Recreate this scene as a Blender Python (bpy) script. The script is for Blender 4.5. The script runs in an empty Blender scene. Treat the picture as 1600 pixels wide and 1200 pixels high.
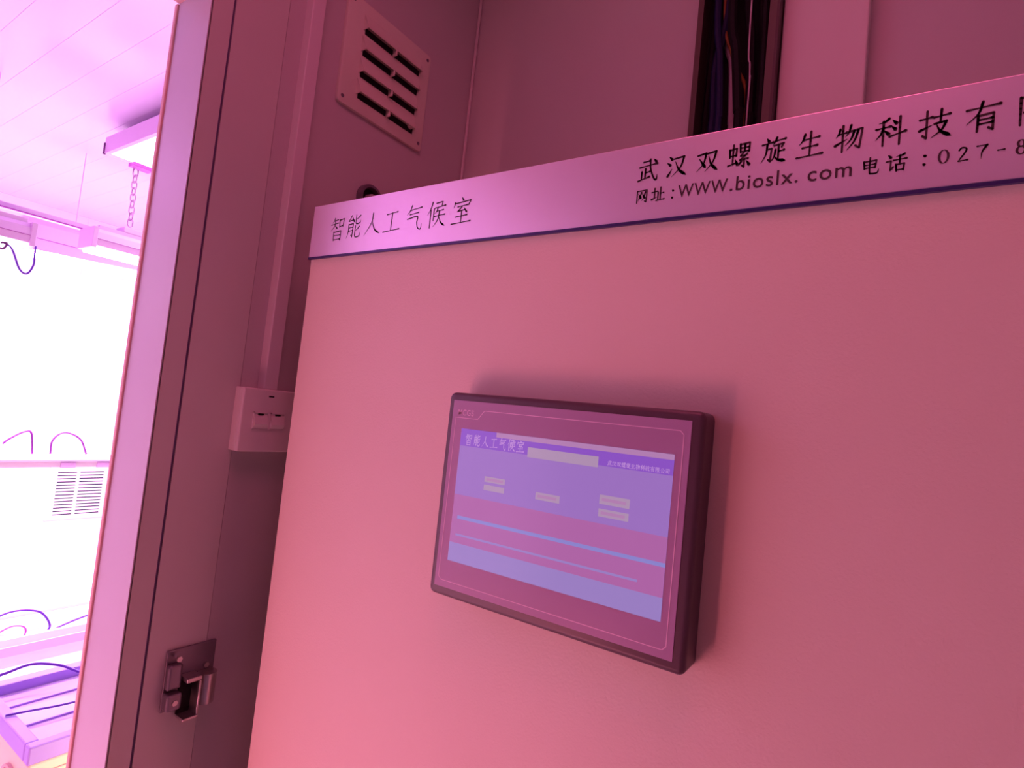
import bpy, bmesh, math, random
from mathutils import Vector, Matrix
random.seed(4)
SC = bpy.context.scene
COL = SC.collection

# ------------------------------------------------------------------ camera, world, exposure, main lights
cam_d = bpy.data.cameras.new('camera')
cam = bpy.data.objects.new('camera', cam_d)
COL.objects.link(cam)
cam_d.sensor_width = 36.0
cam_d.lens = 900.0 / 1600.0 * 36.0
cam_d.clip_start = 0.01
# rows: camera right / up / back written in world axes
Rm = Matrix(((0.82664709, -0.05291039, 0.5602277),
             (0.55321279, -0.10582561, -0.82629084),
             (0.10300581, 0.99297605, -0.05820973)))
cam.matrix_world = Matrix.Translation((0, 0, 1.5)) @ Rm.to_4x4()
SC.camera = cam
SC.view_settings.view_transform = 'Standard'
SC.view_settings.look = 'None'
SC.view_settings.gamma = 1
SC.view_settings.exposure = 0.0
SC.view_settings.use_curve_mapping = False
wd = bpy.data.worlds.new('world'); SC.world = wd; wd.use_nodes = True
wd.node_tree.nodes['Background'].inputs[0].default_value = (0.5, 0.12, 0.2, 1)
wd.node_tree.nodes['Background'].inputs[1].default_value = 0.05


def area(name, loc, target, sx, sy, col, power):
    l = bpy.data.lights.new(name, 'AREA'); l.shape = 'RECTANGLE'; l.size = sx; l.size_y = sy
    l.color = col; l.energy = power
    o = bpy.data.objects.new(name, l); COL.objects.link(o)
    o.location = loc
    if target: o.rotation_euler = (Vector(target) - Vector(loc)).to_track_quat('-Z', 'Y').to_euler()
    return o


# corridor: added unseen pink fills; grow room: purple ceiling lamps, rack lamp, added fills
area('corridor_fill_light', (-0.15, 0.10, 2.44), None, 0.5, 0.5, (1, 0.12, 0.30), 3.2)  # added unseen fill for the corridor walls and cabinet
area('wall_fill_light', (-0.695, -0.505, 0.60), (-0.45, 0.467, 0.80), 0.08, 0.6, (1.0, 0.225, 0.31), 6.8)  # added unseen fill for the cabinet front, jamb and switch box side
area('grow_ceiling_light', (-2.3, 1.3, 2.15), None, 1.2, 0.7, (0.85, 0.38, 1.0), 8)
area('grow_ceiling_light', (-2.2, -0.25, 2.2), None, 0.9, 0.4, (0.80, 0.32, 1.0), 6.5)
area('rack_top_light', (-2.3, 0.9, 1.84), (-2.9, 0.95, 0.9), 0.9, 0.2, (1.0, 0.60, 0.9), 50)
area('shelf_fill_light', (-2.85, 0.93, 1.155), None, 0.5, 1.0, (1.0, 0.62, 0.9), 18)  # added fill, whitens the far wall below the upper shelf
area('under_fill_light', (-2.75, 0.93, 0.49), None, 0.5, 1.0, (1.0, 0.62, 0.9), 16)  # added fill below the lower tray, no tube there
area('doorway_fill_light', (-1.12, -0.50, 0.60), (-0.5, 0.467, 0.9), 0.6, 0.6, (1.0, 0.23, 0.26), 4.0)  # added doorway spill, warms the cabinet from low left
area('side_fill_light', (-0.90, 0.85, 0.55), (-1.4, 0.8, 0.65), 0.3, 0.6, (1.0, 0.72, 0.50), 7)  # added hidden fill for the cream front of the tray unit

# ------------------------------------------------------------------ materials
MATS = {}


def mat(name, col, rough=0.5, metal=0.0, spec=0.5, emit=None, es=0.0, noise=0.0, nscale=8.0, bump=0.0, bscale=200.0, coat=0.0, var=None, aniso=0.0):
    m = bpy.data.materials.new(name); m.use_nodes = True
    nt = m.node_tree; b = nt.nodes['Principled BSDF']
    b.inputs['Base Color'].default_value = (*col, 1)
    b.inputs['Roughness'].default_value = rough
    b.inputs['Metallic'].default_value = metal
    b.inputs['Specular IOR Level'].default_value = spec
    b.inputs['Coat Weight'].default_value = coat
    b.inputs['Coat Roughness'].default_value = 0.05
    if emit:
        b.inputs['Emission Color'].default_value = (*emit, 1)
        b.inputs['Emission Strength'].default_value = es
    tc = nt.nodes.new('ShaderNodeTexCoord')
    if noise:
        n = nt.nodes.new('ShaderNodeTexNoise'); n.inputs['Scale'].default_value = nscale
        n.inputs['Detail'].default_value = 5
        nt.links.new(tc.outputs['Object'], n.inputs['Vector'])
        mx = nt.nodes.new('ShaderNodeMix'); mx.data_type = 'RGBA'
        mx.inputs[6].default_value = (*[c * (1 - noise) for c in col], 1)
        mx.inputs[7].default_value = (*[min(1, c * (1 + noise)) for c in col], 1)
        nt.links.new(n.outputs['Fac'], mx.inputs[0])
        nt.links.new(mx.outputs[2], b.inputs['Base Color'])
    if bump:
        n2 = nt.nodes.new('ShaderNodeTexNoise'); n2.inputs['Scale'].default_value = bscale
        nt.links.new(tc.outputs['Object'], n2.inputs['Vector'])
        bp = nt.nodes.new('ShaderNodeBump'); bp.inputs['Strength'].default_value = bump
        bp.inputs['Distance'].default_value = 0.001
        nt.links.new(n2.outputs['Fac'], bp.inputs['Height'])
        nt.links.new(bp.outputs[0], b.inputs['Normal'])
    MATS[name] = m
    return m


mat('wall_paint', (0.56, 0.54, 0.55), 0.5, noise=0.05, nscale=3, bump=0.15)
mat('wall_dark', (0.36, 0.33, 0.36), 0.5, noise=0.05, nscale=3)
mat('panel_paint', (0.62, 0.62, 0.60), 0.42, noise=0.06, nscale=4)
mat('jamb_metal', (0.55, 0.50, 0.60), 0.45, noise=0.04, nscale=6)
mat('gasket', (0.75, 0.45, 0.45), 0.6)
mat('seal', (0.10, 0.07, 0.16), 0.6)
mat('plastic_white', (0.78, 0.76, 0.76), 0.4, noise=0.03)
mat('plastic_cream', (0.70, 0.70, 0.60), 0.5, noise=0.10, nscale=14)
mat('trunk_white', (0.72, 0.68, 0.72), 0.4)
mat('black', (0.008, 0.008, 0.009), 0.6)
mat('hole_black', (0.004, 0.004, 0.004), 0.9)
mat('cabinet_paint', (0.76, 0.60, 0.53), 0.55, noise=0.03, nscale=5, bump=0.25, bscale=500)
mat('sign_metal', (0.98, 0.78, 1.0), 0.38, metal=0.7, noise=0.02)
mat('lip_shadow', (0.055, 0.035, 0.16), 0.35, metal=0.3)  # dark tone holds the shadow line under the lettered strip
mat('print_black', (0.05, 0.02, 0.03), 0.6)
mat('hmi_frame', (0.095, 0.05, 0.07), 0.38, noise=0.05, nscale=30)
mat('hmi_film', (0.42, 0.25, 0.42), 0.28)
mat('hmi_line', (0.80, 0.55, 0.72), 0.5)
mat('steel', (0.55, 0.52, 0.52), 0.28, metal=0.9)
mat('steel_dark', (0.22, 0.20, 0.24), 0.35, metal=0.7)
mat('chamber_panel', (0.70, 0.52, 0.82), 0.22, noise=0.02, nscale=3)
mat('chamber_wall', (0.86, 0.80, 0.86), 0.4)
mat('lamp_body', (0.72, 0.48, 0.78), 0.4)
mat('tube', (1, 1, 1), 0.4, emit=(1.0, 0.75, 1.0), es=7)
mat('diffuser', (1, 1, 1), 0.4, emit=(1.0, 0.85, 0.95), es=2.2)
mat('hose_violet', (0.10, 0.012, 0.40), 0.4)
mat('hose_pink', (0.42, 0.06, 0.45), 0.4)
mat('hose_mid', (0.16, 0.02, 0.22), 0.4)
mat('wire_dark', (0.12, 0.015, 0.14), 0.4)
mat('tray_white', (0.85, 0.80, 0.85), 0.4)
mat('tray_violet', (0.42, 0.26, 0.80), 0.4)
mat('tray_bed', (0.66, 0.48, 0.86), 0.35, noise=0.2, nscale=9)
mat('grille_slot', (0.02, 0.014, 0.06), 0.6)
mat('housing_cream', (0.80, 0.70, 0.52), 0.5)
mat('floor_vinyl', (0.40, 0.38, 0.38), 0.5, noise=0.1, nscale=4)
mat('floor_pale', (0.80, 0.76, 0.80), 0.4)
mat('cable_black', (0.006, 0.006, 0.008), 0.7, spec=0.2)
mat('cable_blue', (0.008, 0.010, 0.06), 0.6, spec=0.3)
mat('cable_pale', (0.50, 0.42, 0.50), 0.4)
mat('cable_orange', (0.25, 0.10, 0.01), 0.5)
mat('trough', (0.035, 0.02, 0.02), 0.5)
mat('trough_lip', (0.07, 0.05, 0.04), 0.5)


def scr(name, c, s=1.0):
    mat(name, (0.02, 0.02, 0.02), 0.16, spec=0.55, emit=c, es=s)


mat('chain_pale', (0.50, 0.28, 0.50), 0.4)
mat('fill_glow', (1, .6, .6), 0.5, emit=(1, 0.2, 0.3), es=0.4)  # glow of the added corridor fills
scr('s_bg', (0.31, 0.155, 0.50), 1.0)
scr('s_head', (0.24, 0.08, 0.52), 1.0)
scr('s_pink', (0.40, 0.12, 0.36), 1.0)
scr('s_line', (0.24, 0.22, 0.58), 1.0)
scr('s_low', (0.30, 0.20, 0.52), 1.0)
scr('s_pale', (0.42, 0.20, 0.42), 1.0)
scr('s_box', (0.40, 0.26, 0.42), 1.0)
scr('s_text', (0.50, 0.26, 0.62), 1.0)
scr('s_ink', (0.26, 0.16, 0.36), 1.0)


# ------------------------------------------------------------------ helpers
def bx(bm, x0, x1, y0, y1, z0, z1, bev=0.0, seg=2):
    vs = [bm.verts.new(p) for p in ((x0, y0, z0), (x1, y0, z0), (x1, y1, z0), (x0, y1, z0),
                                    (x0, y0, z1), (x1, y0, z1), (x1, y1, z1), (x0, y1, z1))]
    fs = [bm.faces.new([vs[i] for i in f]) for f in
          ((3, 2, 1, 0), (4, 5, 6, 7), (0, 1, 5, 4), (1, 2, 6, 5), (2, 3, 7, 6), (3, 0, 4, 7))]
    if bev:
        es = list({e for f in fs for e in f.edges})
        bmesh.ops.bevel(bm, geom=es, offset=bev, segments=seg, affect='EDGES', profile=0.5)


def cyl(bm, p, axis, r, h, seg=20, r2=None):
    q = Vector((0, 0, 1)).rotation_difference(Vector(axis)).to_matrix().to_4x4()
    M = Matrix.Translation(Vector(p) + Vector(axis).normalized() * h / 2) @ q
    bmesh.ops.create_cone(bm, cap_ends=True, segments=seg, radius1=r, radius2=r if r2 is None else r2, depth=h, matrix=M)


def smooth_path(pts, sub=8):
    P = [Vector(p) for p in pts]
    if len(P) < 3: return P
    out = []
    Q = [2 * P[0] - P[1]] + P + [2 * P[-1] - P[-2]]
    for i in range(1, len(Q) - 2):
        a, b, c, d = Q[i - 1:i + 3]
        for k in range(sub):
            t = k / sub
            out.append(0.5 * ((2 * b) + (c - a) * t + (2 * a - 5 * b + 4 * c - d) * t * t + (3 * b - a - 3 * c + d) * t ** 3))
    out.append(P[-1])
    return out


def tube(bm, pts, r, seg=8, sub=8, closed=False):
    P = smooth_path(pts, sub) if sub else [Vector(p) for p in pts]
    rings = []
    up = Vector((0.13, 0.27, 0.95))
    n = len(P)
    for i, p in enumerate(P):
        if closed: t = P[(i + 1) % n] - P[i - 1]
        else: t = P[min(i + 1, n - 1)] - P[max(i - 1, 0)]
        t.normalize()
        a = t.cross(up)
        if a.length < 0.05: a = t.cross(Vector((1, 0, 0)))
        a.normalize(); b = a.cross(t)
        if rings:   # keep the rings from twisting
            pa = prev - t * prev.dot(t)
            if pa.length > 1e-4: a = pa.normalized(); b = a.cross(t)
        prev = a
        rings.append([bm.verts.new(p + (a * math.cos(2 * math.pi * k / seg) + b * math.sin(2 * math.pi * k / seg)) * r) for k in range(seg)])
    m = n if closed else n - 1
    for i in range(m):
        A, B = rings[i], rings[(i + 1) % n]
        for k in range(seg):
            bm.faces.new((A[k], A[(k + 1) % seg], B[(k + 1) % seg], B[k]))
    if not closed:
        bm.faces.new(rings[0][::-1]); bm.faces.new(rings[-1])


def obj(name, bm, m, parent=None, smooth=False, label=None):
    me = bpy.data.meshes.new(name)
    bmesh.ops.recalc_face_normals(bm, faces=bm.faces)
    bm.to_mesh(me); bm.free()
    me.materials.append(MATS[m])
    if smooth:
        for p in me.polygons: p.use_smooth = True
        try: me.set_sharp_from_angle(angle=math.radians(40))
        except Exception: pass
    o = bpy.data.objects.new(name, me); COL.objects.link(o)
    if parent:
        o.parent = parent
        o.matrix_parent_inverse = Matrix.Translation(parent.location).inverted() if parent.parent is None else Matrix.Identity(4)
    if label: o['label'] = label
    return o


def box(name, x0, x1, y0, y1, z0, z1, m, parent=None, bev=0.0, label=None):
    bm = bmesh.new(); bx(bm, x0, x1, y0, y1, z0, z1, bev)
    return obj(name, bm, m, parent, label=label)


def thing(name, label, cat, loc=(0, 0, 0), group=None):
    o = bpy.data.objects.new(name, None); COL.objects.link(o)
    o.empty_display_size = 0.05; o.location = loc
    o['label'] = label; o['category'] = cat
    if group: o['group'] = group
    return o


def tag(o, label, cat, group=None):
    o['label'] = label; o['category'] = cat
    if group: o['group'] = group
    return o


def struct(o, label=None, cat='wall'):
    o['kind'] = 'structure'
    o['category'] = cat
    if label: o['label'] = label
    return o


# ------------------------------------------------------------------ brush lettering (our own strokes on a 100 x 100 grid)
G = {
 '智': 'p 26,98 20,86 10,76;h 22,86 48,90;h 4,70 52,75;p 30,87 26,64 4,44;n 30,66 48,50;s 60,88 62,56;g 60,86 90,91 85,58;h 63,59 84,62;s 25,38 27,0;g 25,36 75,40 73,0;h 27,21 72,23;h 27,3 72,5',
 '能': 'g 30,98 12,74 42,79;d 36,90 48,72;p 14,62 14,26 4,2;g 14,60 44,63 42,6 34,14;h 17,46 42,48;h 17,32 42,34;p 88,94 74,84 60,80;k 60,98 60,66 70,60 88,64 90,74;p 86,48 72,36 60,33;k 60,52 60,12 70,4 90,8 94,24',
 '人': 'p 50,94 44,55 4,4;n 46,64 66,26 98,6',
 '工': 'h 18,78 82,84;s 50,82 48,12;h 2,8 98,14',
 '气': 'p 34,98 24,78 8,62;h 26,80 90,87;h 26,63 74,68;k 12,46 68,53 68,30 76,8 92,2 96,22',
 '候': 'p 26,98 18,74 2,50;s 19,68 19,0;s 36,72 36,26;g 46,92 80,95 76,78;h 42,74 96,80;p 56,74 52,62 42,52;h 50,61 86,64;h 40,42 96,46;p 66,60 60,28 36,2;n 66,38 78,16 100,2',
 '室': 'd 46,99 54,89;p 14,82 8,62;g 14,78 92,85 82,68;h 28,65 76,69;g 52,66 30,48 66,52;d 60,60 74,44;h 22,28 78,32;s 50,46 50,6;h 2,3 98,8',
 '武': 'h 24,88 54,91;h 6,66 94,75;s 36,58 36,16;h 38,40 58,43;s 18,46 18,12;h 2,6 58,20;k 58,98 62,54 82,10 94,4 97,26;d 76,96 88,83',
 '汉': 'd 12,92 26,79;d 4,66 18,55;u 8,8 28,38;g 36,80 84,86;p 82,86 68,42 28,4;n 42,68 62,30 98,4',
 '双': 'g 6,76 44,82;p 44,82 34,40 4,8;n 14,62 30,40 46,20;g 50,79 90,85;p 89,85 76,42 42,4;n 56,68 70,32 100,4',
 '螺': 's 8,78 10,44;g 8,76 38,80 36,50;h 10,50 37,53;s 23,96 23,16;h 4,12 38,22;d 34,34 44,14;s 52,96 54,62;g 52,94 92,97 90,62;h 54,79 90,80;s 72,95 72,64;h 54,64 90,65;g 70,62 56,47 76,47;g 84,54 54,30 88,34;g 72,32 72,0 64,8;p 60,24 48,8;d 82,24 94,8',
 '旋': 'd 22,98 30,86;h 4,75 48,81;p 24,76 20,36 2,4;g 22,54 42,57 38,6 30,14;p 62,98 54,80 46,68;h 58,84 96,89;g 52,66 90,72 82,58;s 70,67 70,16;h 72,42 92,45;p 58,50 54,24 40,2;n 54,26 68,10 100,2',
 '生': 'p 30,90 22,66 8,50;h 24,68 84,74;h 22,38 78,43;s 52,98 50,6;h 2,2 98,9',
 '物': 'p 18,86 14,70 4,56;h 12,66 42,71;s 28,98 28,0;u 2,26 44,46;p 56,96 50,72 38,54;g 50,72 96,79 88,8 74,18;p 68,73 58,44 38,22;p 82,75 70,36 44,4',
 '科': 'p 44,96 30,86 10,82;h 2,62 50,67;s 26,88 26,0;p 26,62 18,42 2,24;d 30,54 44,40;d 56,88 68,76;d 54,66 66,54;h 48,30 100,44;s 80,98 80,-2',
 '技': 'h 2,70 40,75;g 24,98 24,4 12,14;u 2,32 42,48;h 46,72 94,78;s 68,98 66,54;g 48,50 84,55;p 84,55 70,26 38,2;n 54,48 68,22 100,2',
 '有': 'h 2,76 98,84;p 48,99 36,60 2,28;s 36,54 34,0;g 36,52 80,57 78,2 66,10;h 37,38 77,41;h 37,24 77,27',
 '限': 's 12,90 12,0;g 12,88 38,92 26,66;g 26,66 40,46 22,40;s 50,88 50,10;g 50,88 84,92 82,54;h 52,71 82,73;h 52,54 82,56;u 46,2 70,20;p 90,46 74,34;n 62,54 76,22 100,2',
 '公': 'p 38,90 28,62 2,40;n 60,92 74,62 98,44;g 48,50 22,12 80,20;d 64,36 84,4',
 '司': 'g 14,84 88,89 84,6 72,14;h 12,64 66,68;s 20,46 22,14;g 20,44 62,48 60,16;h 22,18 60,20',
 '网': 's 12,88 12,0;g 12,86 90,90 88,2 76,10;p 46,76 36,42 20,16;n 22,68 34,48 48,28;p 78,78 68,42 52,14;n 54,68 66,46 82,26',
 '址': 'h 2,64 44,69;s 24,92 24,22;u 2,12 44,28;s 70,96 70,8;h 72,52 94,55;s 52,62 52,8;h 40,3 100,9',
 '电': 's 16,78 20,34;g 16,76 82,80 76,36;h 18,56 78,59;h 20,38 76,41;k 48,98 48,14 58,4 88,6 96,28',
 '话': 'd 12,94 24,80;g 4,58 26,61 24,8 38,26;p 90,94 74,86 50,82;h 38,62 100,67;s 68,88 68,40;s 50,38 54,0;g 50,36 90,40 86,4;h 54,6 86,8',
 ':': 'd 28,66 34,60;d 26,18 32,12',
 '0': 'e 30,50 22,42', '2': 'k 14,74 26,90 46,84 44,62 12,8;h 12,8 54,10', '7': 'h 8,86 54,88;p 54,88 32,50 28,4',
 '-': 'h 14,44 42,46', '8': 'e 31,68 14,20;e 31,27 18,24', '6': 'p 46,92 20,64 14,32;e 30,28 17,24',
 '3': 'k 12,78 28,92 44,74 26,54;k 26,54 50,42 46,14 24,4 8,16', '1': 's 30,92 30,6;d 18,78 30,92', '5': 's 16,88 14,54;h 16,88 46,90;k 14,54 38,58 50,32 34,6 8,10',
}


def glyph(bm, ch, x, z, w, h, y, bw=7.0, lean=0.0):
    """ink one character as flat print on the plane facing -Y; (x, z) its lower left corner"""
    def P(u, v): return (x + (u + lean * v) / 100 * w, y, z + v / 100 * h)
    def dab(cx, cy, r):
        vs = [bm.verts.new(P(cx + r * math.cos(k * math.pi / 4), cy + r * math.sin(k * math.pi / 4))) for k in range(8)]
        bm.faces.new(vs)
    for st in G[ch].split(';'):
        ty, rest = st.split(' ', 1)
        pts = [tuple(float(a) for a in q.split(',')) for q in rest.split()]
        if ty == 'e':
            (cx, cy), (rx, ry) = pts
            N = 24
            ring = []
            for k in range(N):
                a = 2 * math.pi * k / N
                t = bw * 0.5 * (0.55 + 0.75 * abs(math.cos(a)))
                ring.append((bm.verts.new(P(cx + (rx + t) * math.cos(a), cy + (ry + t) * math.sin(a))),
                             bm.verts.new(P(cx + (rx - t) * math.cos(a), cy + (ry - t) * math.sin(a)))))
            for k in range(N):
                a, b = ring[k], ring[(k + 1) % N]
                bm.faces.new((a[0], b[0], b[1], a[1]))
            continue
        V = [Vector((a, b, 0)) for a, b in pts]
        if ty in 'pnk' and len(V) > 2: V = smooth_path(V, 6)
        elif len(V) == 2: V = [V[0].lerp(V[1], k / 5) for k in range(6)]
        L = [0]
        for i in range(1, len(V)): L.append(L[-1] + (V[i] - V[i - 1]).length)
        def wid(t):
            if ty == 'h': return bw * (0.62 + 0.45 * abs(2 * t - 1) ** 3 + 0.18 * (t > .85))
            if ty == 's': return bw * (1.12 - 0.25 * t)
            if ty == 'p': return bw * (1.15 - 0.95 * t ** 1.5)
            if ty == 'n': return bw * (0.35 + 1.35 * (t / 0.8) if t < 0.8 else 1.7 - 1.5 * (t - 0.8) / 0.2)
            if ty == 'd': return bw * (0.45 + 1.2 * t)
            if ty == 'u': return bw * (1.3 - 1.05 * t)
            if ty == 'k': return bw * (0.95 if t < 0.85 else 0.95 - 0.7 * (t - .85) / .15)
            return bw * 0.95
        for i in range(len(V) - 1):
            a, b = V[i], V[i + 1]
            d = b - a
            if d.length < 1e-6: continue
            n = Vector((-d.y, d.x, 0)).normalized()
            wa, wb = wid(L[i] / L[-1]) / 2, wid(L[i + 1] / L[-1]) / 2
            q = [a + n * wa, b + n * wb, b - n * wb, a - n * wa]
            bm.faces.new([bm.verts.new(P(v.x, v.y)) for v in q])
            dab(a.x, a.y, wa * 0.98)
        dab(V[-1].x, V[-1].y, wid(1) / 2)


def write(name, items, y, m, parent, bw=7.0, lean=0.0, label=None):
    bm = bmesh.new()
    for ch, x, z, w, h in items: glyph(bm, ch, x, z, w, h, y, bw, lean)
    o = obj(name, bm, m, parent)
    if label: o['label'] = label
    return o


def latin(name, text, x0, x1, z0, h, y, m, parent):
    """sans lettering from the built-in font turned into flat mesh, fitted between x0 and x1"""
    cu = bpy.data.curves.new(name, 'FONT'); cu.body = text; cu.size = 1.0; cu.offset = 0.007; cu.space_character = 1.12
    t = bpy.data.objects.new(name + '_tmp', cu); COL.objects.link(t)
    bpy.context.view_layer.update()
    dg = bpy.context.evaluated_depsgraph_get()
    me = bpy.data.meshes.new_from_object(t.evaluated_get(dg))
    bpy.data.objects.remove(t)
    xs = [v.co.x for v in me.vertices]
    a, b = min(xs), max(xs)
    cap = 0.73
    for v in me.vertices:
        v.co = Vector((x0 + (v.co.x - a) / (b - a) * (x1 - x0), y, z0 + v.co.y / cap * h))
    me.materials.clear(); me.materials.append(MATS[m])
    o = bpy.data.objects.new(name, me); COL.objects.link(o)
    o.parent = parent
    o.matrix_parent_inverse = Matrix.Translation(parent.location).inverted() if parent.parent is None else Matrix.Identity(4)
    return o


# ------------------------------------------------------------------ the shell
WX, WT = -0.745, -0.828           # corridor face and grow-room face of the partition
JY = 0.34                         # the door jamb
BY = 0.846                        # back wall of the corridor
bm = bmesh.new()
bx(bm, WT, WX - 0.002, JY + 0.001, BY + 0.05, 0, 2.5)
bx(bm, WT, WX - 0.002, -0.48, JY + 0.001, 2.012, 2.5)
bx(bm, WT, WX - 0.002, -1.6, -0.48, 0, 2.5)
wl = struct(obj('wall_left', bm, 'wall_paint'), 'partition wall with the door opening, grille and switch')
box('wall_panel', WX - 0.002, WX + 0.0012, 0.3695, 0.4425, 0, 2.5, 'panel_paint', wl)
box('wall_panel', WX - 0.002, WX, 0.4437, BY, 0, 2.5, 'wall_paint', wl)
struct(box('wall_back', -0.745, 1.35, BY, BY + 0.05, 0, 2.5, 'wall_paint'), 'corridor back wall behind the control cabinet')
struct(box('wall_right', 1.35, 1.40, -1.6, BY + 0.05, 0, 2.5, 'wall_paint'), 'corridor wall on the right')
struct(box('wall_front', WT, 1.40, -1.65, -1.6, 0, 2.5, 'wall_paint'), 'corridor wall behind the viewer')
struct(box('ceiling', WX, 1.35, -1.6, BY, 2.5, 2.54, 'wall_paint'), 'corridor ceiling', 'ceiling')
struct(box('floor', -0.80, 1.35, -1.6, 2.4, -0.04, 0, 'floor_vinyl'), 'vinyl floor of corridor and grow room', 'floor')
struct(box('trim_1', WX + 0.0005, WX + 0.005, BY - 0.006, BY - 0.0005, 0, 2.5, 'plastic_white', bev=0.0015), 'thin pale bead up the wall corner', 'trim')

struct(box('floor', -3.4, -0.801, -0.7, 2.4, -0.04, 0, 'floor_pale'), 'pale floor of the grow room', 'floor')
# door frame: jamb lining, head lining, face strip, dark seal
bm = bmesh.new()
bx(bm, WT - 0.002, WX + 0.0015, JY - 0.0015, JY + 0.001, 0, 2.006)
dr = struct(obj('door_1', bm, 'jamb_metal'), 'pale metal jamb of the doorway into the grow room', 'door')
box('head_lining', WT - 0.002, WX + 0.0015, -0.48, JY, 2.006, 2.012, 'gasket', dr)
box('face_strip', WX - 0.002, WX + 0.0015, JY, 0.3662, 0, 2.5, 'panel_paint', dr)
box('door_seal', WX - 0.002, WX - 0.0005, 0.3662, 0.3695, 0, 2.5, 'seal', dr, label='dark line of rubber seal beside the jamb')
box('gasket', WT - 0.010, WT - 0.002, JY - 0.004, JY + 0.004, 0, 2.006, 'gasket', dr, bev=0.0015)

# grow room shell
CX, CY0, CY1, CZ = -3.4, -0.7, 2.4, 2.27
fw = struct(box('wall_far', CX - 0.06, CX - 0.003, CY0, CY1, 0, CZ + 0.06, 'chamber_wall'), 'overlit panelled far wall of the grow room')
y = CY0
for yb in (0.14, 1.12, 2.10, CY1):
    box('wall_panel', CX - 0.003, CX, y + 0.0015, yb - 0.0015, 0, CZ + 0.05, 'chamber_wall', fw); y = yb
struct(box('wall_side', CX, WT, CY1, CY1 + 0.05, 0, CZ + 0.06, 'chamber_wall'), 'grow room side wall hidden behind the partition')
struct(box('wall_near', CX, WT, CY0 - 0.05, CY0, 0, CZ + 0.06, 'chamber_wall'), 'grow room side wall left of the doorway')
cc = struct(box('ceiling', CX, WT, CY0, CY1, CZ + 0.004, CZ + 0.05, 'chamber_wall'), 'glossy strip-panelled ceiling of the grow room', 'ceiling')
k = 0
y = CY0
base = None
while y < CY1 - 0.01:
    if base is None:
        base = box('ceiling_panel', CX, WT, CY0, CY0 + 0.0882, CZ, CZ + 0.004, 'chamber_panel', cc, bev=0.0006)
    else:
        c = base.copy(); COL.objects.link(c); c.location = (0, y - CY0, 0)
    y += 0.0885

# ------------------------------------------------------------------ control cabinet
CF = 0.467
cab = thing('control_cabinet', 'large cream metal control cabinet with lettered metal strip along its top', 'cabinet', (-0.15, CF, 0))
box('cabinet_body', -0.659, 0.42, CF, 0.785, 0.02, 1.7515, 'cabinet_paint', cab, bev=0.0025)
ss = box('sign_strip', -0.6605, 0.42, CF - 0.0022, CF - 0.0002, 1.6835, 1.7525, 'sign_metal', cab, bev=0.0005, label='brushed metal strip with black lettering')
box('strip_lip_shadow', -0.6605, 0.42, CF - 0.0032, CF - 0.0002, 1.6805, 1.6832, 'lip_shadow', cab, label='dark violet lip below the lettered strip, shadow line painted in')  # lip and the shadow line under the strip made as one dark bar
box('plinth', -0.64, 0.40, CF + 0.02, 0.775, 0, 0.02, 'steel_dark', cab)
TY = CF - 0.00245
tx = [-0.6215, -0.5905, -0.5580, -0.5240, -0.4880, -0.4540, -0.4175]
it = [(c, x, 1.7020, 0.0275 if c != '人' else 0.029, 0.0300) for c, x in zip('智能人工气候室', tx)]
write('lettering', it, TY, 'print_black', ss, bw=4.8)
it = []
for i, c in enumerate('武汉双螺旋生物科技有限公司'):
    x = -0.2035 + i * 0.02545
    it.append((c, x, 1.7182, 0.0180, 0.0203))
write('lettering', it, TY, 'print_black', ss, bw=8.5)
it = [('网', -0.2040, 1.6995, 0.0112, 0.0122), ('址', -0.1895, 1.6995, 0.0115, 0.0122), (':', -0.1745, 1.6990, 0.012, 0.0125),
      ('电', -0.0330, 1.6985, 0.0115, 0.0125), ('话', -0.0180, 1.6985, 0.0122, 0.0128), (':', 0.0005, 1.6990, 0.012, 0.0125)]
for i, c in enumerate('027-87673015'):
    it.append((c, 0.0115 + i * 0.0100 - (0.0006 if i > 3 else 0), 1.6990, 0.0112, 0.0108))
write('lettering', it, TY, 'print_black', ss, bw=10)
latin('lettering', 'WWW', -0.1662, -0.1255, 1.7000, 0.0112, TY, 'print_black', ss)
latin('lettering', '.bioslx.', -0.1235, -0.0738, 1.6996, 0.0124, TY, 'print_black', ss)
latin('lettering', 'com', -0.0672, -0.0384, 1.6992, 0.0120, TY, 'print_black', ss)

# ------------------------------------------------------------------ touch screen let into the cabinet door
HX0, HX1, HZ0, HZ1, HY = -0.3715, -0.1205, 1.3235, 1.5195, 0.440
hm = thing('touch_screen', 'dark framed touch screen panel set into the front of the cabinet', 'touch screen', ((HX0 + HX1) / 2, HY, HZ0))
bm = bmesh.new()
bx(bm, HX0, HX1, HY, CF - 0.0003, HZ0, HZ1)
es = [e for e in bm.edges if abs(e.verts[0].co.y - e.verts[1].co.y) > 0.001]
bmesh.ops.bevel(bm, geom=es, offset=0.006, segments=4, affect='EDGES', profile=0.5)
es = [e for e in bm.edges if e.verts[0].co.y < HY + 1e-5 and e.verts[1].co.y < HY + 1e-5]
bmesh.ops.bevel(bm, geom=es, offset=0.0045, segments=4, affect='EDGES', profile=0.5)
obj('housing', bm, 'hmi_frame', hm, smooth=True)
FX0, FX1, FZ0, FZ1 = -0.3645, -0.1300, 1.3325, 1.5118
FY = HY - 0.0004
ff = box('front_film', FX0, FX1, FY, HY + 0.001, FZ0, FZ1, 'hmi_film', hm, bev=0.0002, label='violet grey front film around the display')
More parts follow.
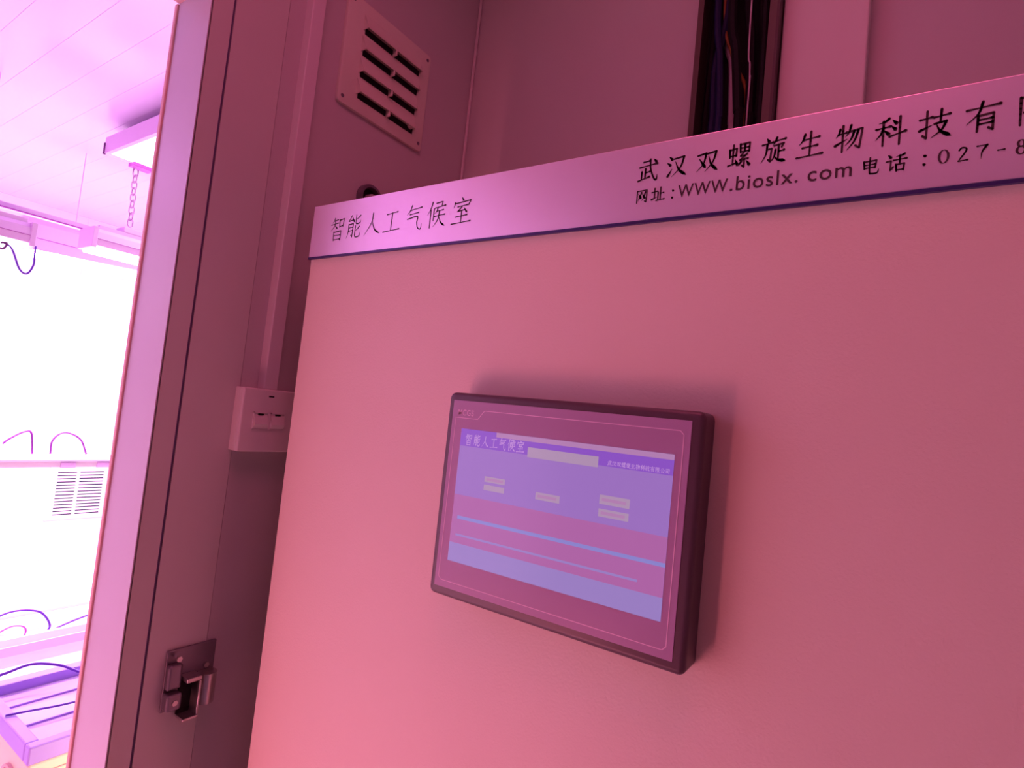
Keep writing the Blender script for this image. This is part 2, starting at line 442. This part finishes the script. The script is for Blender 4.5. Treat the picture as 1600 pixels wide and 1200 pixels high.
# outline printed on the film
bm = bmesh.new()
def ln(pts, w=0.0007):
    for (a, b), (c, d) in zip(pts, pts[1:]):
        v = Vector((c - a, 0, d - b)); n = Vector((-v.z, 0, v.x)).normalized() * w / 2
        bm.faces.new([bm.verts.new((p[0], FY - 0.0002, p[1])) for p in
                      ((a + n.x, b + n.z), (c + n.x, d + n.z), (c - n.x, d - n.z), (a - n.x, b - n.z))])
ln([(-0.3600, 1.4950), (-0.3330, 1.4950), (-0.3260, 1.5035), (-0.1385, 1.5035), (-0.1355, 1.5005), (-0.1355, 1.3420), (-0.1385, 1.3390), (-0.3570, 1.3390), (-0.3600, 1.3420), (-0.3600, 1.4950)])
obj('outline_print', bm, 'hmi_line', ff)
latin('lettering', 'MCGS', -0.3575, -0.3385, 1.4975, 0.0058, FY - 0.0002, 'hmi_line', ff)
DX0, DX1, DZ0, DZ1 = -0.3512, -0.1412, 1.3587, 1.4849
DY = FY - 0.0002
dp = box('display', DX0, DX1, DY, HY + 0.0005, DZ0, DZ1, 's_bg', hm)
def sq(u0, u1, v0, v1, m, lay=1):
    W, H = DX1 - DX0, DZ1 - DZ0
    bm = bmesh.new(); yy = DY - 0.00006 * lay
    P = [(DX0 + u0 * W, DZ1 - v1 * H), (DX0 + u1 * W, DZ1 - v1 * H), (DX0 + u1 * W, DZ1 - v0 * H), (DX0 + u0 * W, DZ1 - v0 * H)]
    bm.faces.new([bm.verts.new((a, yy, b)) for a, b in P])
    return obj('screen_graphic', bm, m, dp)
sq(0, 1, 0, 0.13, 's_head'); sq(0.2, 1, 0.0, 0.035, 's_pale', 2)
sq(0, 1, 0.50, 0.86, 's_pink'); sq(0, 1, 0.86, 1, 's_low')
sq(0.03, 1, 0.655, 0.68, 's_line', 2); sq(0.03, 0.9, 0.79, 0.805, 's_low', 2)
sq(0.37, 0.70, 0.075, 0.145, 's_box', 3)
for (u0, u1, v0, v1) in ((.16, .27, .33, .37), (.16, .27, .39, .43), (.43, .545, .375, .425), (.72, .845, .315, .375), (.72, .845, .405, .455)):
    sq(u0, u1, v0, v1, 's_box', 2)
for (u0, u1, v0, v1) in ((.17, .26, .34, .36), (.44, .53, .39, .41), (.73, .83, .335, .355), (.73, .83, .42, .44)):
    sq(u0, u1, v0, v1, 's_pale', 3)
W, H = DX1 - DX0, DZ1 - DZ0
write('lettering', [(c, DX0 + (0.03 + i * 0.047) * W, DZ1 - 0.12 * H, 0.0082, 0.0105) for i, c in enumerate('智能人工气候室')], DY - 0.0003, 's_text', dp, bw=9)
write('lettering', [(c, DX0 + (0.74 + i * 0.0192) * W, DZ1 - 0.122 * H, 0.0036, 0.0040) for i, c in enumerate('武汉双螺旋生物科技有限公司')], DY - 0.0003, 's_text', dp, bw=10)

# ------------------------------------------------------------------ ventilation grille on the partition
V0, V1, VZ0, VZ1 = 0.5345, 0.7215, 1.957, 2.135
vg = thing('ventilation_grille', 'square cream plastic vent with four downward louvres high on the wall', 'vent', (WX, (V0 + V1) / 2, VZ0))
bm = bmesh.new()
bx(bm, WX + 0.0003, WX + 0.006, V0, V1, VZ0, VZ1)
es = [e for e in bm.edges if abs(e.verts[0].co.x - e.verts[1].co.x) > 0.001]
bmesh.ops.bevel(bm, geom=es, offset=0.006, segments=3, affect='EDGES', profile=0.5)
es = [e for e in bm.edges if e.verts[0].co.x > WX + 0.0059 and e.verts[1].co.x > WX + 0.0059]
bmesh.ops.bevel(bm, geom=es, offset=0.0015, segments=2, affect='EDGES', profile=0.5)
obj('face_plate', bm, 'plastic_cream', vg, smooth=True)
VX = WX + 0.006
for i in range(4):
    zs = 2.092 - i * 0.0352           # slot height
    ya, yb = 0.567, 0.697
    box('slot', VX, VX + 0.0006, ya + 0.004, yb - 0.002, zs - 0.008, zs + 0.002, 'hole_black', vg)
    bm = bmesh.new()
    x1 = VX + 0.010
    t = 0.0014
    top = zs + 0.024; lip = zs + 0.001
    # sloping hood: tapered sheet with closed triangular ends
    prof = [(VX, top), (x1, lip), (x1, lip - t), (x1 - t, lip - t), (VX, top - 0.004)]
    A = [bm.verts.new((a, ya + 0.002 * (a > VX), b)) for a, b in prof]
    B = [bm.verts.new((a, yb - 0.006 * (a > VX), b)) for a, b in prof]
    n = len(prof)
    for k in range(n):
        bm.faces.new((A[k], A[(k + 1) % n], B[(k + 1) % n], B[k]))
    bm.faces.new(A); bm.faces.new(B[::-1])
    for yy, s in ((ya, 1), (yb, -1)):
        P0 = [(VX, yy, top), (VX, yy, zs - 0.003), (x1, yy + s * 0.002, lip - t)]
        Q0 = [(VX, yy + s * 0.0015, top), (VX, yy + s * 0.0015, zs - 0.003), (x1, yy + s * 0.0035, lip - t)]
        a = [bm.verts.new(p) for p in P0]; b = [bm.verts.new(p) for p in Q0]
        bm.faces.new(a); bm.faces.new(b[::-1])
        for k in range(3): bm.faces.new((a[k], a[(k + 1) % 3], b[(k + 1) % 3], b[k]))
    obj('louvre', bm, 'plastic_cream', vg)
    box('louvre_rib', VX, x1, 0.631, 0.6340, zs - 0.009, zs + 0.004, 'plastic_cream', vg, bev=0.001)
for (a, b) in ((0.5435, 1.968), (0.713, 1.970), (0.5445, 2.1255), (0.713, 2.1245)):
    bm = bmesh.new(); cyl(bm, (VX - 0.0002, a, b), (1, 0, 0), 0.0032, 0.0016, 14, 0.0022)
    obj('screw', bm, 'steel_dark', vg)
bm = bmesh.new(); cyl(bm, (VX - 0.0002, 0.688, 1.9915), (1, 0, 0), 0.0075, 0.006, 16, 0.0055)
ob = obj('latch_boss', bm, 'plastic_cream', vg)
bm = bmesh.new(); cyl(bm, (VX + 0.005, 0.6875, 1.992), (1, 0, 0), 0.0028, 0.0013, 12)
obj('screw', bm, 'hole_black', ob)

# cable entry above the cabinet edge
gr = thing('cable_grommet', 'round dark cable hole with plastic collar just above the lettered strip', 'grommet', (WX, 0.620, 1.832))
bm = bmesh.new()
N = 28; rings = []
for (r, x) in ((0.0235, 0), (0.0235, 0.009), (0.0225, 0.011), (0.0185, 0.011), (0.0175, 0.009), (0.0175, 0.0)):
    rings.append([bm.verts.new((WX + 0.0003 + x, 0.620 + r * math.cos(2 * math.pi * k / N), 1.832 + r * math.sin(2 * math.pi * k / N))) for k in range(N)])
for a, b in zip(rings, rings[1:]):
    for k in range(N): bm.faces.new((a[k], a[(k + 1) % N], b[(k + 1) % N], b[k]))
obj('collar', bm, 'steel_dark', gr, smooth=True)
bm = bmesh.new(); cyl(bm, (WX + 0.0003, 0.620, 1.832), (1, 0, 0), 0.0176, 0.0015, 24)
obj('opening', bm, 'hole_black', gr)
bm = bmesh.new(); tube(bm, [(WX + 0.0015, 0.620, 1.832), (WX + 0.016, 0.619, 1.829), (WX + 0.024, 0.614, 1.808), (WX + 0.022, 0.612, 1.77), (WX + 0.006, 0.612, 1.70)], 0.008, 12)
tag(obj('cable', bm, 'cable_pale', smooth=True), 'thick pale cable coming out of the round wall hole', 'cable')

# ------------------------------------------------------------------ trunking and switch
tk = thing('cable_trunking', 'slim white vertical plastic trunking running up from the switch box', 'trunking', (WX, 0.478, 1.5045))
box('trunking_base', WX + 0.0003, WX + 0.013, 0.4685, 0.4868, 1.5045, 2.498, 'trunk_white', tk)
box('trunking_cover', WX + 0.013, WX + 0.0186, 0.4675, 0.4878, 1.5045, 2.498, 'trunk_white', tk, bev=0.001)
SX = -0.7235
sb = thing('switch_box', 'white double light switch box mounted on the wall at the cabinet edge', 'light switch', (WX, 0.480, 1.4185))
box('back_box', WX + 0.0003, SX - 0.006, 0.4372, 0.5232, 1.4185, 1.5043, 'plastic_white', sb, bev=0.0015)
bm = bmesh.new(); bx(bm, SX - 0.006, SX, 0.4368, 0.5236, 1.4181, 1.5044, 0.0022, 3)
obj('face_plate', bm, 'plastic_white', sb)
for ya in (0.4545, 0.4805):
    fr = bmesh.new()
    for (a, b, c, d) in ((ya, ya + 0.0225, 1.4480, 1.4492), (ya, ya + 0.0225, 1.4708, 1.4720), (ya, ya + 0.0012, 1.4480, 1.4720), (ya + 0.0213, ya + 0.0225, 1.4480, 1.4720)):
        bx(fr, SX - 0.001, SX + 0.0012, a, b, c, d)
    rk = obj('rocker_frame', fr, 'plastic_white', sb)
    bm = bmesh.new()
    vs = [(0.0006, 1.4495), (0.0042, 1.4560), (-0.0004, 1.4705)]
    A = [bm.verts.new((SX + a, ya + 0.0014, b)) for a, b in [(-0.001, 1.4495)] + vs]
    B = [bm.verts.new((SX + a, ya + 0.0211, b)) for a, b in [(-0.001, 1.4495)] + vs]
    for k in range(4): bm.faces.new((A[k], A[(k + 1) % 4], B[(k + 1) % 4], B[k]))
    bm.faces.new(A); bm.faces.new(B[::-1])
    r = obj('rocker', bm, 'plastic_white', sb)
    box('rocker_mark', SX - 0.0002, SX + 0.0012, ya + 0.007, ya + 0.0150, 1.4682, 1.4704, 'hole_black', sb)
box('screw_slot', SX - 0.0006, SX + 0.0003, 0.4745, 0.4825, 1.4935, 1.4955, 'hole_black', sb)

# ------------------------------------------------------------------ door keep (latch) on the partition
lt = thing('door_latch', 'chrome cold room door catch bolted to the wall beside the jamb', 'door latch', (WX, 0.42, 1.085))
LX = WX + 0.0014
box('mounting_plate', LX, LX + 0.004, 0.392, 0.4545, 1.090, 1.166, 'steel_dark', lt, bev=0.0015)
bm = bmesh.new(); bx(bm, LX + 0.004, LX + 0.020, 0.3905, 0.4085, 1.096, 1.1165, 0.003, 3); bx(bm, LX + 0.004, LX + 0.014, 0.3915, 0.4085, 1.1195, 1.150, 0.003, 3)
obj('guide_block', bm, 'steel_dark', lt)
bm = bmesh.new(); bx(bm, LX + 0.004, LX + 0.024, 0.4105, 0.4295, 1.1270, 1.1325, 0.001); bx(bm, LX + 0.004, LX + 0.024, 0.4268, 0.4295, 1.084, 1.1270, 0.0008)
bx(bm, LX + 0.004, LX + 0.024, 0.4105, 0.4295, 1.080, 1.0835, 0.001)
obj('keep_bracket', bm, 'steel', lt)
box('keep_opening', LX + 0.004, LX + 0.006, 0.4105, 0.4268, 1.0835, 1.127, 'hole_black', lt)
bm = bmesh.new(); cyl(bm, (LX + 0.012, 0.442, 1.092), (0, 0, 1), 0.0115, 0.038, 24)
obj('roller', bm, 'steel', lt, smooth=True)
for (a, b) in ((0.400, 1.106), (0.443, 1.136), (0.402, 1.157)):
    bm = bmesh.new(); cyl(bm, (LX + (0.018 if b < 1.11 else 0.012 if b > 1.15 else 0.004), a, b), (1, 0, 0), 0.0036, 0.003, 6)
    obj('bolt_head', bm, 'steel', lt)

# ------------------------------------------------------------------ wire duct and cover panel on the back wall
wdct = thing('wire_duct', 'open black vertical wiring duct full of loose cables on the back wall', 'wire duct', (-0.22, BY, 0.4))
box('duct_back', -0.278, -0.165, BY - 0.003, BY - 0.0003, 0.4, 2.498, 'hole_black', wdct)
box('duct_side', -0.278, -0.2745, BY - 0.05, BY - 0.003, 0.4, 2.498, 'trough_lip', wdct)
box('duct_side', -0.1685, -0.165, BY - 0.05, BY - 0.003, 0.4, 2.498, 'trough', wdct)
box('duct_lip', -0.2745, -0.2700, BY - 0.05, BY - 0.047, 0.4, 2.498, 'trough_lip', wdct)
box('duct_lip', -0.1780, -0.1685, BY - 0.05, BY - 0.047, 0.4, 2.498, 'trough_lip', wdct)
cp = box('duct_cover', -0.1640, -0.0600, BY - 0.028, BY - 0.0005, 0.4, 2.498, 'panel_paint', bev=0.002)
tag(cp, 'flat pale vertical cover panel immediately right of the open wiring duct', 'duct cover')
cabs = [('cable_black', 0.0052, .011, [(-.266, 0), (-.266, .035), (-.264, .14), (-.262, .24), (-.264, .6)]),
        ('cable_blue', 0.0058, .024, [(-.252, 0), (-.251, .035), (-.253, .12), (-.240, .22), (-.234, .6)]),
        ('cable_blue', 0.0050, .035, [(-.240, 0), (-.239, .035), (-.245, .12), (-.254, .22), (-.252, .6)]),
        ('cable_pale', 0.0062, .010, [(-.226, 0), (-.227, .035), (-.232, .12), (-.244, .20), (-.247, .6)]),
        ('cable_black', 0.0066, .042, [(-.2095, 0), (-.2125, .035), (-.221, .12), (-.231, .20), (-.236, .6)]),
        ('cable_orange', 0.0024, .026, [(-.2045, 0), (-.2050, .05), (-.210, .08), (-.231, .13), (-.247, .22), (-.249, .6)]),
        ('cable_black', 0.0066, .026, [(-.199, 0), (-.200, .035), (-.205, .14), (-.214, .24), (-.218, .6)]),
        ('cable_black', 0.0058, .012, [(-.196, 0), (-.194, .035), (-.193, .14), (-.198, .24), (-.195, .6)]),
        ('cable_pale', 0.0012, .035, [(-.2005, .05), (-.2005, .07), (-.202, .10), (-.206, .16), (-.210, .6)]),
        ('cable_black', 0.0050, .030, [(-.184, 0), (-.184, .035), (-.186, .14), (-.188, .24), (-.185, .6)])]
labs = ['black cable at the left edge of the wiring duct', 'dark blue cable left of the pale one in the duct', 'dark blue cable bending across the pale cable in the duct',
        'pale cable weaving between dark cables in the duct', 'black cable just right of the pale cable in the duct', 'orange wire crossing among cables in the duct',
        'thick black cable at the middle right of the duct', 'black cable second from the duct right edge', 'thin pale wire between black cables in the duct', 'black cable closest to the right edge of the duct']
for (m, r, lay, pts), lb in zip(cabs, labs):
    bm = bmesh.new()
    P = [(pts[0][0], BY - lay, 1.60)] + [(x, BY - lay, 1.93 + z) for i, (x, z) in enumerate(pts)]
    P[-1] = (P[-1][0], P[-1][1], 2.49)
    tube(bm, P, r, 8, 8)
    tag(obj('cable', bm, m, smooth=True), lb, 'cable', 'cables in the open wiring duct')

# ------------------------------------------------------------------ grow room: ceiling lamp, chain, lamps
cl = thing('ceiling_lamp', 'flat square luminous ceiling lamp above the hanging chain', 'lamp', (-1.6, 1.2, 2.19))
bm = bmesh.new()
X0, X1, Y0, Y1 = -2.10, -1.25, 0.705, 1.9
for (a, b, c, d) in ((X0, X0 + .012, Y0, Y1), (X1 - .012, X1, Y0, Y1), (X0 + .012, X1 - .012, Y0, Y0 + .012), (X0 + .012, X1 - .012, Y1 - .012, Y1)):
    bx(bm, a, b, c, d, 2.188, 2.236)
bx(bm, X0, X1, Y0, Y1, 2.236, 2.240)
obj('housing', bm, 'lamp_body', cl)
box('mount', X0 + .1, X1 - .1, Y0 + .1, Y1 - .1, 2.24, CZ, 'lamp_body', cl)
box('diffuser', X0 + .012, X1 - .012, Y0 + .012, Y1 - .012, 2.192, 2.198, 'diffuser', cl)
box('end_clip', X0 - 0.002, X0 + 0.004, Y0 - 0.003, Y0 + 0.004, 2.186, 2.222, 'wire_dark', cl)
box('bracket', -2.10, -2.06, 0.775, 0.835, 2.176, 2.188, 'hose_pink', cl, bev=0.002)

ch = thing('hanging_chain', 'pale link chain hanging from the ceiling lamp to the lamp below', 'chain', (-2.1, 0.805, 1.985))
proto = None
nl = 9
zt, zb = 2.176, 1.990
L = (zt - zb) / nl
for i in range(nl):
    if proto is None:
        bm = bmesh.new()
        h, w = L * 1.28 / 2, 0.0085
        P = []
        for k in range(20):
            a = 2 * math.pi * k / 20
            s = math.sin(a); c = math.cos(a)
            P.append(Vector((0, w * c, (h - w) * (1 if s > 0 else -1) * (abs(s) > 0.01) + w * s)))
        tube(bm, P, 0.0020, 6, 0, closed=True)
        proto = obj('link', bm, 'chain_pale', ch, smooth=True)
        c = proto
    else:
        c = proto.copy(); COL.objects.link(c)
    c.matrix_parent_inverse = Matrix.Identity(4)
    c.location = (0, -0.006 + 0.006 * i / nl, zt - L * (i + 0.5) - 1.985)
    c.rotation_euler = (0, 0, math.radians(15 if i % 2 == 0 else 100))


def lamp(label, x, y0, y1, z0, z1, dep, tilt=0.0, tube_r=0.008):
    t = thing('grow_lamp', label, 'lamp', (x, (y0 + y1) / 2, z0), 'long grow lamps over the rack')
    bm = bmesh.new()
    prof = [(x, z0 + .012), (x + .004, z0 + (z1 - z0) * .5), (x, z1 - .012), (x - .01, z1), (x - dep + .01, z1), (x - dep, z1 - .012), (x - dep, z0 + .012)]
    A = [bm.verts.new((a, y0 + .012, b)) for a, b in prof]; B = [bm.verts.new((a, y1 - .012, b)) for a, b in prof]
    n = len(prof)
    for k in range(n): bm.faces.new((A[k], A[(k + 1) % n], B[(k + 1) % n], B[k]))
    bm.faces.new(A); bm.faces.new(B[::-1])
    obj('lamp_body', bm, 'lamp_body', t)
    for yy in (y0, y1 - .014):
        box('end_cap', x - dep - .002, x + .005, yy, yy + .014, z0 + .004, z1 + .003, 'lamp_body', t, bev=.002)
    bm = bmesh.new(); cyl(bm, (x - .012, y0 + .012, z0 + .004), (0, 1, 0), tube_r, y1 - y0 - .024, 14)
    cyl(bm, (x - dep + .014, y0 + .012, z0 + .004), (0, 1, 0), tube_r, y1 - y0 - .024, 14)
    obj('tube', bm, 'tube', t, smooth=True)
    box('body_seam', x + .001, x + .0048, y0 + .014, y1 - .014, z0 + (z1 - z0) * .48, z0 + (z1 - z0) * .5, 'hose_pink', t)
    box('top_rail', x - .03, x - .012, y0 + .02, y1 - .02, z1, z1 + .012, 'lamp_body', t)
    for yy in (max(y0 + .15, 0.20), y1 - .12):
        bm = bmesh.new(); cyl(bm, (x - .021, yy, z1 + .010), (0, 0, 1), .0012, CZ - z1 - .010, 6)
        obj('hanger_wire', bm, 'lamp_body', t)
    return t


lamp('grow lamp at the left end with a wire looping below its end', -2.0, -0.45, 0.545, 1.828, 1.895, 0.10)
lamp('longest and lowest grow lamp running behind the other two', -2.4, 0.612, 1.75, 1.872, 1.99, 0.06, tube_r=.006)
l3 = lamp('grow lamp under the chain with its end cap facing the doorway', -2.05, 0.690, 1.45, 1.880, 1.945, 0.10)
bm = bmesh.new(); bx(bm, -2.12, -2.06, 0.775, 0.860, 1.957, 1.975, 0.002); bx(bm, -2.10, -2.08, 0.80, 0.812, 1.970, 1.984, 0.002)
obj('hanger_bracket', bm, 'lamp_body', l3)
lw = bmesh.new()
tube(lw, [(-2.0, 0.4747, 1.825), (-1.995, 0.4955, 1.8135), (-1.99, 0.5166, 1.7632), (-1.99, 0.5342, 1.7540), (-1.99, 0.5453, 1.7801), (-1.995, 0.5460, 1.8100), (-2.0, 0.5468, 1.835)], 0.0026, 7)
tag(obj('wire', lw, 'hose_violet', smooth=True), 'thin dark wire looping below the end of the left grow lamp', 'wire')
lw = bmesh.new()
tube(lw, [(-1.99, 0.44, 1.818), (-1.985, 0.465, 1.806), (-1.985, 0.478, 1.808), (-1.985, 0.482, 1.822), (-1.99, 0.470, 1.820)], 0.0030, 7)
tag(obj('wire', lw, 'wire_dark', smooth=True), 'short curl of dark wire under the left grow lamp', 'wire')
rail = thing('ceiling_rail', 'slim pale mounting rail along the top of the left grow lamp', 'rail', (-2.1, 0.4, 1.96))
box('rail_bar', -2.16, -2.14, -0.5, 0.95, 1.945, 1.962, 'lamp_body', rail)
box('rail_edge', -2.14, -2.137, -0.5, 0.95, 1.945, 1.949, 'hose_pink', rail)
for yy in (-0.4, 0.92):
    box('drop_rod', -2.154, -2.146, yy, yy + .008, 1.962, CZ, 'lamp_body', rail)

# ------------------------------------------------------------------ culture rack with two tray shelves
rk = thing('culture_rack', 'white two-tier culture rack against the far wall', 'rack', (-2.8, 0.9, 0))
for (x, yy) in ((-2.43, 0.30), (-2.43, 1.55), (-3.17, 0.30), (-3.17, 1.55)):
    box('post', x - .015, x + .015, yy - .015, yy + .015, 0, 1.62, 'tray_white', rk, bev=.002)
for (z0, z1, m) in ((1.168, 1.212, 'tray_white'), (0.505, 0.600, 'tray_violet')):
    bm = bmesh.new()
    a, b, c, d = -3.2, -2.4, 0.28, 1.58
    bx(bm, a + .0151, b - .0151, c + .0151, d - .0151, z0, z0 + .01)
    for (p, q, r, s) in ((a, a + .015, c, d), (b - .015, b, c, d), (a + .015, b - .015, c, c + .015), (a + .015, b - .015, d - .015, d)):
        bx(bm, p, q, r, s, z0, z1)
    sh = obj('tray_shelf', bm, 'tray_white', rk)
    box('tray_bed', a + .016, b - .016, c + .016, d - .016, z0 + .0105, z1 - .018, 'tray_white', sh)
    for k in range(5):
        box('channel_rib', -3.17 + k * .165, -3.15 + k * .165, c + .02, d - .02, z1 - .018, z1 - .006, 'tray_white', sh)
for yy in (0.836, 0.945):
    box('shelf_clip', -2.402, -2.394, yy - .022, yy + .022, 1.166, 1.186, 'lamp_body', rk, bev=.002)
box('front_rail', -2.401, -2.390, 0.28, 1.58, 1.190, 1.196, 'lamp_body', rk)
box('front_rail', -2.401, -2.392, 0.28, 1.58, 0.545, 0.575, 'lamp_body', rk)


def hose(pts, r, m, label, g='hoses on the culture rack'):
    bm = bmesh.new(); tube(bm, pts, r, 8, 10)
    return tag(obj('hose', bm, m, smooth=True), label, 'hose', g)


hose([(-2.41, 0.652, 1.245), (-2.41, 0.668, 1.262), (-2.41, 0.704, 1.2865), (-2.41, 0.724, 1.280), (-2.41, 0.735, 1.205)], .0034, 'hose_mid', 'thin arched hose on the upper shelf, left one')
hose([(-2.41, 0.784, 1.213), (-2.41, 0.784, 1.256), (-2.41, 0.805, 1.284), (-2.41, 0.833, 1.285), (-2.41, 0.868, 1.262), (-2.41, 0.890, 1.213)], .0034, 'hose_mid', 'thin arched hose on the upper shelf, right one')
hose([(-2.42, 0.62, 0.640), (-2.42, 0.7116, 0.6761), (-2.42, 0.765, 0.6840), (-2.42, 0.825, 0.6661), (-2.42, 0.858, 0.6184), (-2.42, 0.850, 0.594), (-2.42, 0.80, 0.588)], .0036, 'hose_violet', 'large violet hose arching over the lower shelf')
hose([(-2.41, 0.68, 0.600), (-2.41, 0.7177, 0.6253), (-2.41, 0.752, 0.638), (-2.41, 0.783, 0.628), (-2.41, 0.789, 0.605), (-2.41, 0.775, 0.590)], .0028, 'hose_pink', 'small pink hose loop beneath the large violet hose')
hose([(-2.42, 0.875, 0.597), (-2.42, 0.905, 0.6060), (-2.42, 0.94, 0.616), (-2.42, 0.985, 0.6235), (-2.42, 1.06, 0.622)], .0034, 'hose_violet', 'violet hose beside the jamb on the lower shelf')

# louvred panels on the far wall
def wall_grille(label, y0, y1, z0, z1, n, split, depth=0.012):
    t = thing('wall_grille', label, 'grille', (CX, (y0 + y1) / 2, z0))
    box('backing', CX + .0003, CX + .002, y0, y1, z0, z1, 'grille_slot', t)
    p = (z1 - z0) / n
    bm = bmesh.new()
    for (a, b) in ((y0 - .03, y0), (y1, y1 + .03)): bx(bm, CX + .0003, CX + depth, a, b, z0 - .02, z1 + .02)
    bx(bm, CX + .0003, CX + depth, y0, y1, z0 - .02, z0); bx(bm, CX + .0003, CX + depth, y0, y1, z1, z1 + .02)
    for s in split: bx(bm, CX + .0003, CX + depth - .001, s - .006, s + .006, z0, z1)
    obj('frame', bm, 'chamber_wall', t)
    first = None
    for k in range(n):
        if first is None:
            first = box('slat', CX + .002, CX + depth - .002, y0, y1, z0 + p * .42, z0 + p, 'chamber_wall', t)
        else:
            c = first.copy(); COL.objects.link(c); c.location = (0, 0, k * p)
    return t


wall_grille('louvred wall grille below the upper shelf of the rack', 1.145, 1.345, 0.795, 1.018, 14, (1.232,))
wall_grille('tall louvred wall grille half hidden by the door jamb', 1.375, 1.62, 1.572, 1.808, 15, ())

# ------------------------------------------------------------------ low bench unit with tray near the doorway
bn = thing('tray_unit', 'low cream cabinet with violet rimmed tray on top near the doorway', 'cabinet', (-1.46, 0.8, 0))
a, b, c, d = -1.63, -1.30, 0.458, 1.25
box('body', a + .004, b - .004, c + .004, d - .004, 0, 0.765, 'housing_cream', bn, bev=.004)
bm = bmesh.new()
for (p, q, r, s) in ((a, a + .030, c, d), (b - .022, b, c, d), (a + .03, b - .022, c, c + .022), (a + .03, b - .022, d - .022, d)):
    bx(bm, p, q, r, s, 0.766, 0.800)
bmesh.ops.bevel(bm, geom=list(bm.edges), offset=.003, segments=2, affect='EDGES', profile=0.5)
obj('tray_rim', bm, 'tray_violet', bn)
tb = box('tray_bed', a + .03, b - .022, c + .022, d - .022, 0.766, 0.778, 'tray_bed', bn)
for k in range(2):
    box('channel_rib', a + .10 + k * .10, a + .103 + k * .10, c + .024, d - .024, 0.778, 0.782, 'tray_violet', tb)
box('door_line', b - .0035, b - .0025, c + .02, d - .02, 0.742, 0.744, 'gasket', bn)
for (yy, z) in ((c + .028, .735), (c + .05, .715)):
    bm = bmesh.new(); cyl(bm, (b - .0042, yy, z), (1, 0, 0), .0035, .0025, 12)
    obj('screw', bm, 'gasket', bn)
bm = bmesh.new()
N = 28
for (r0, r1) in ((.030, .036), (.018, .022)):
    ra = [[bm.verts.new((-1.385 + r * math.cos(2 * math.pi * k / N), yy, .700 + r * math.sin(2 * math.pi * k / N))) for k in range(N)] for (r, yy) in ((r0, c + .004), (r0, c - .002), (r1, c - .002), (r1, c + .004))]
    for A, B in zip(ra, ra[1:]):
        for k in range(N): bm.faces.new((A[k], A[(k + 1) % N], B[(k + 1) % N], B[k]))
cyl(bm, (-1.385, c + .003, .700), (0, -1, 0), .008, .006, 16)
obj('fan_ring', bm, 'gasket', bn, smooth=True)
hose([(-1.62, 0.47, 0.812), (-1.60, 0.50, 0.826), (-1.60, 0.546, 0.832), (-1.57, 0.59, 0.826), (-1.52, 0.63, 0.812), (-1.49, 0.72, 0.800)], .0030, 'hose_violet', 'dark violet hose lying across the tray near the doorway', 'hoses on the tray unit')
hose([(-1.45, 0.462, 0.803), (-1.44, 0.50, 0.803), (-1.43, 0.56, 0.800), (-1.42, 0.66, 0.800)], .0022, 'hose_violet', 'thin violet hose lying flat in the tray', 'hoses on the tray unit')

# added unseen fills: ceiling housing over the cabinet, slim wall body past the doorway
cl2 = thing('corridor_fill', 'added unseen square fill lamp on the corridor ceiling above the cabinet front', 'lamp', (-0.15, 0.10, 2.44))
box('fill_frame', -0.42, 0.12, -0.17, 0.37, 2.452, 2.4995, 'plastic_white', cl2, bev=.004)
box('diffuser', -0.40, 0.10, -0.15, 0.35, 2.446, 2.452, 'fill_glow', cl2)
wl2 = thing('wall_fill', 'added unseen slim upright pink fill lamp on the wall past the doorway', 'lamp', (WX, -0.54, 0.30))
box('lamp_body', WX - .0015, WX + 0.05, -0.565, -0.520, 0.27, 0.93, 'plastic_white', wl2, bev=.004)
box('diffuser', WX + .01, WX + 0.048, -0.520, -0.515, 0.29, 0.91, 'fill_glow', wl2)
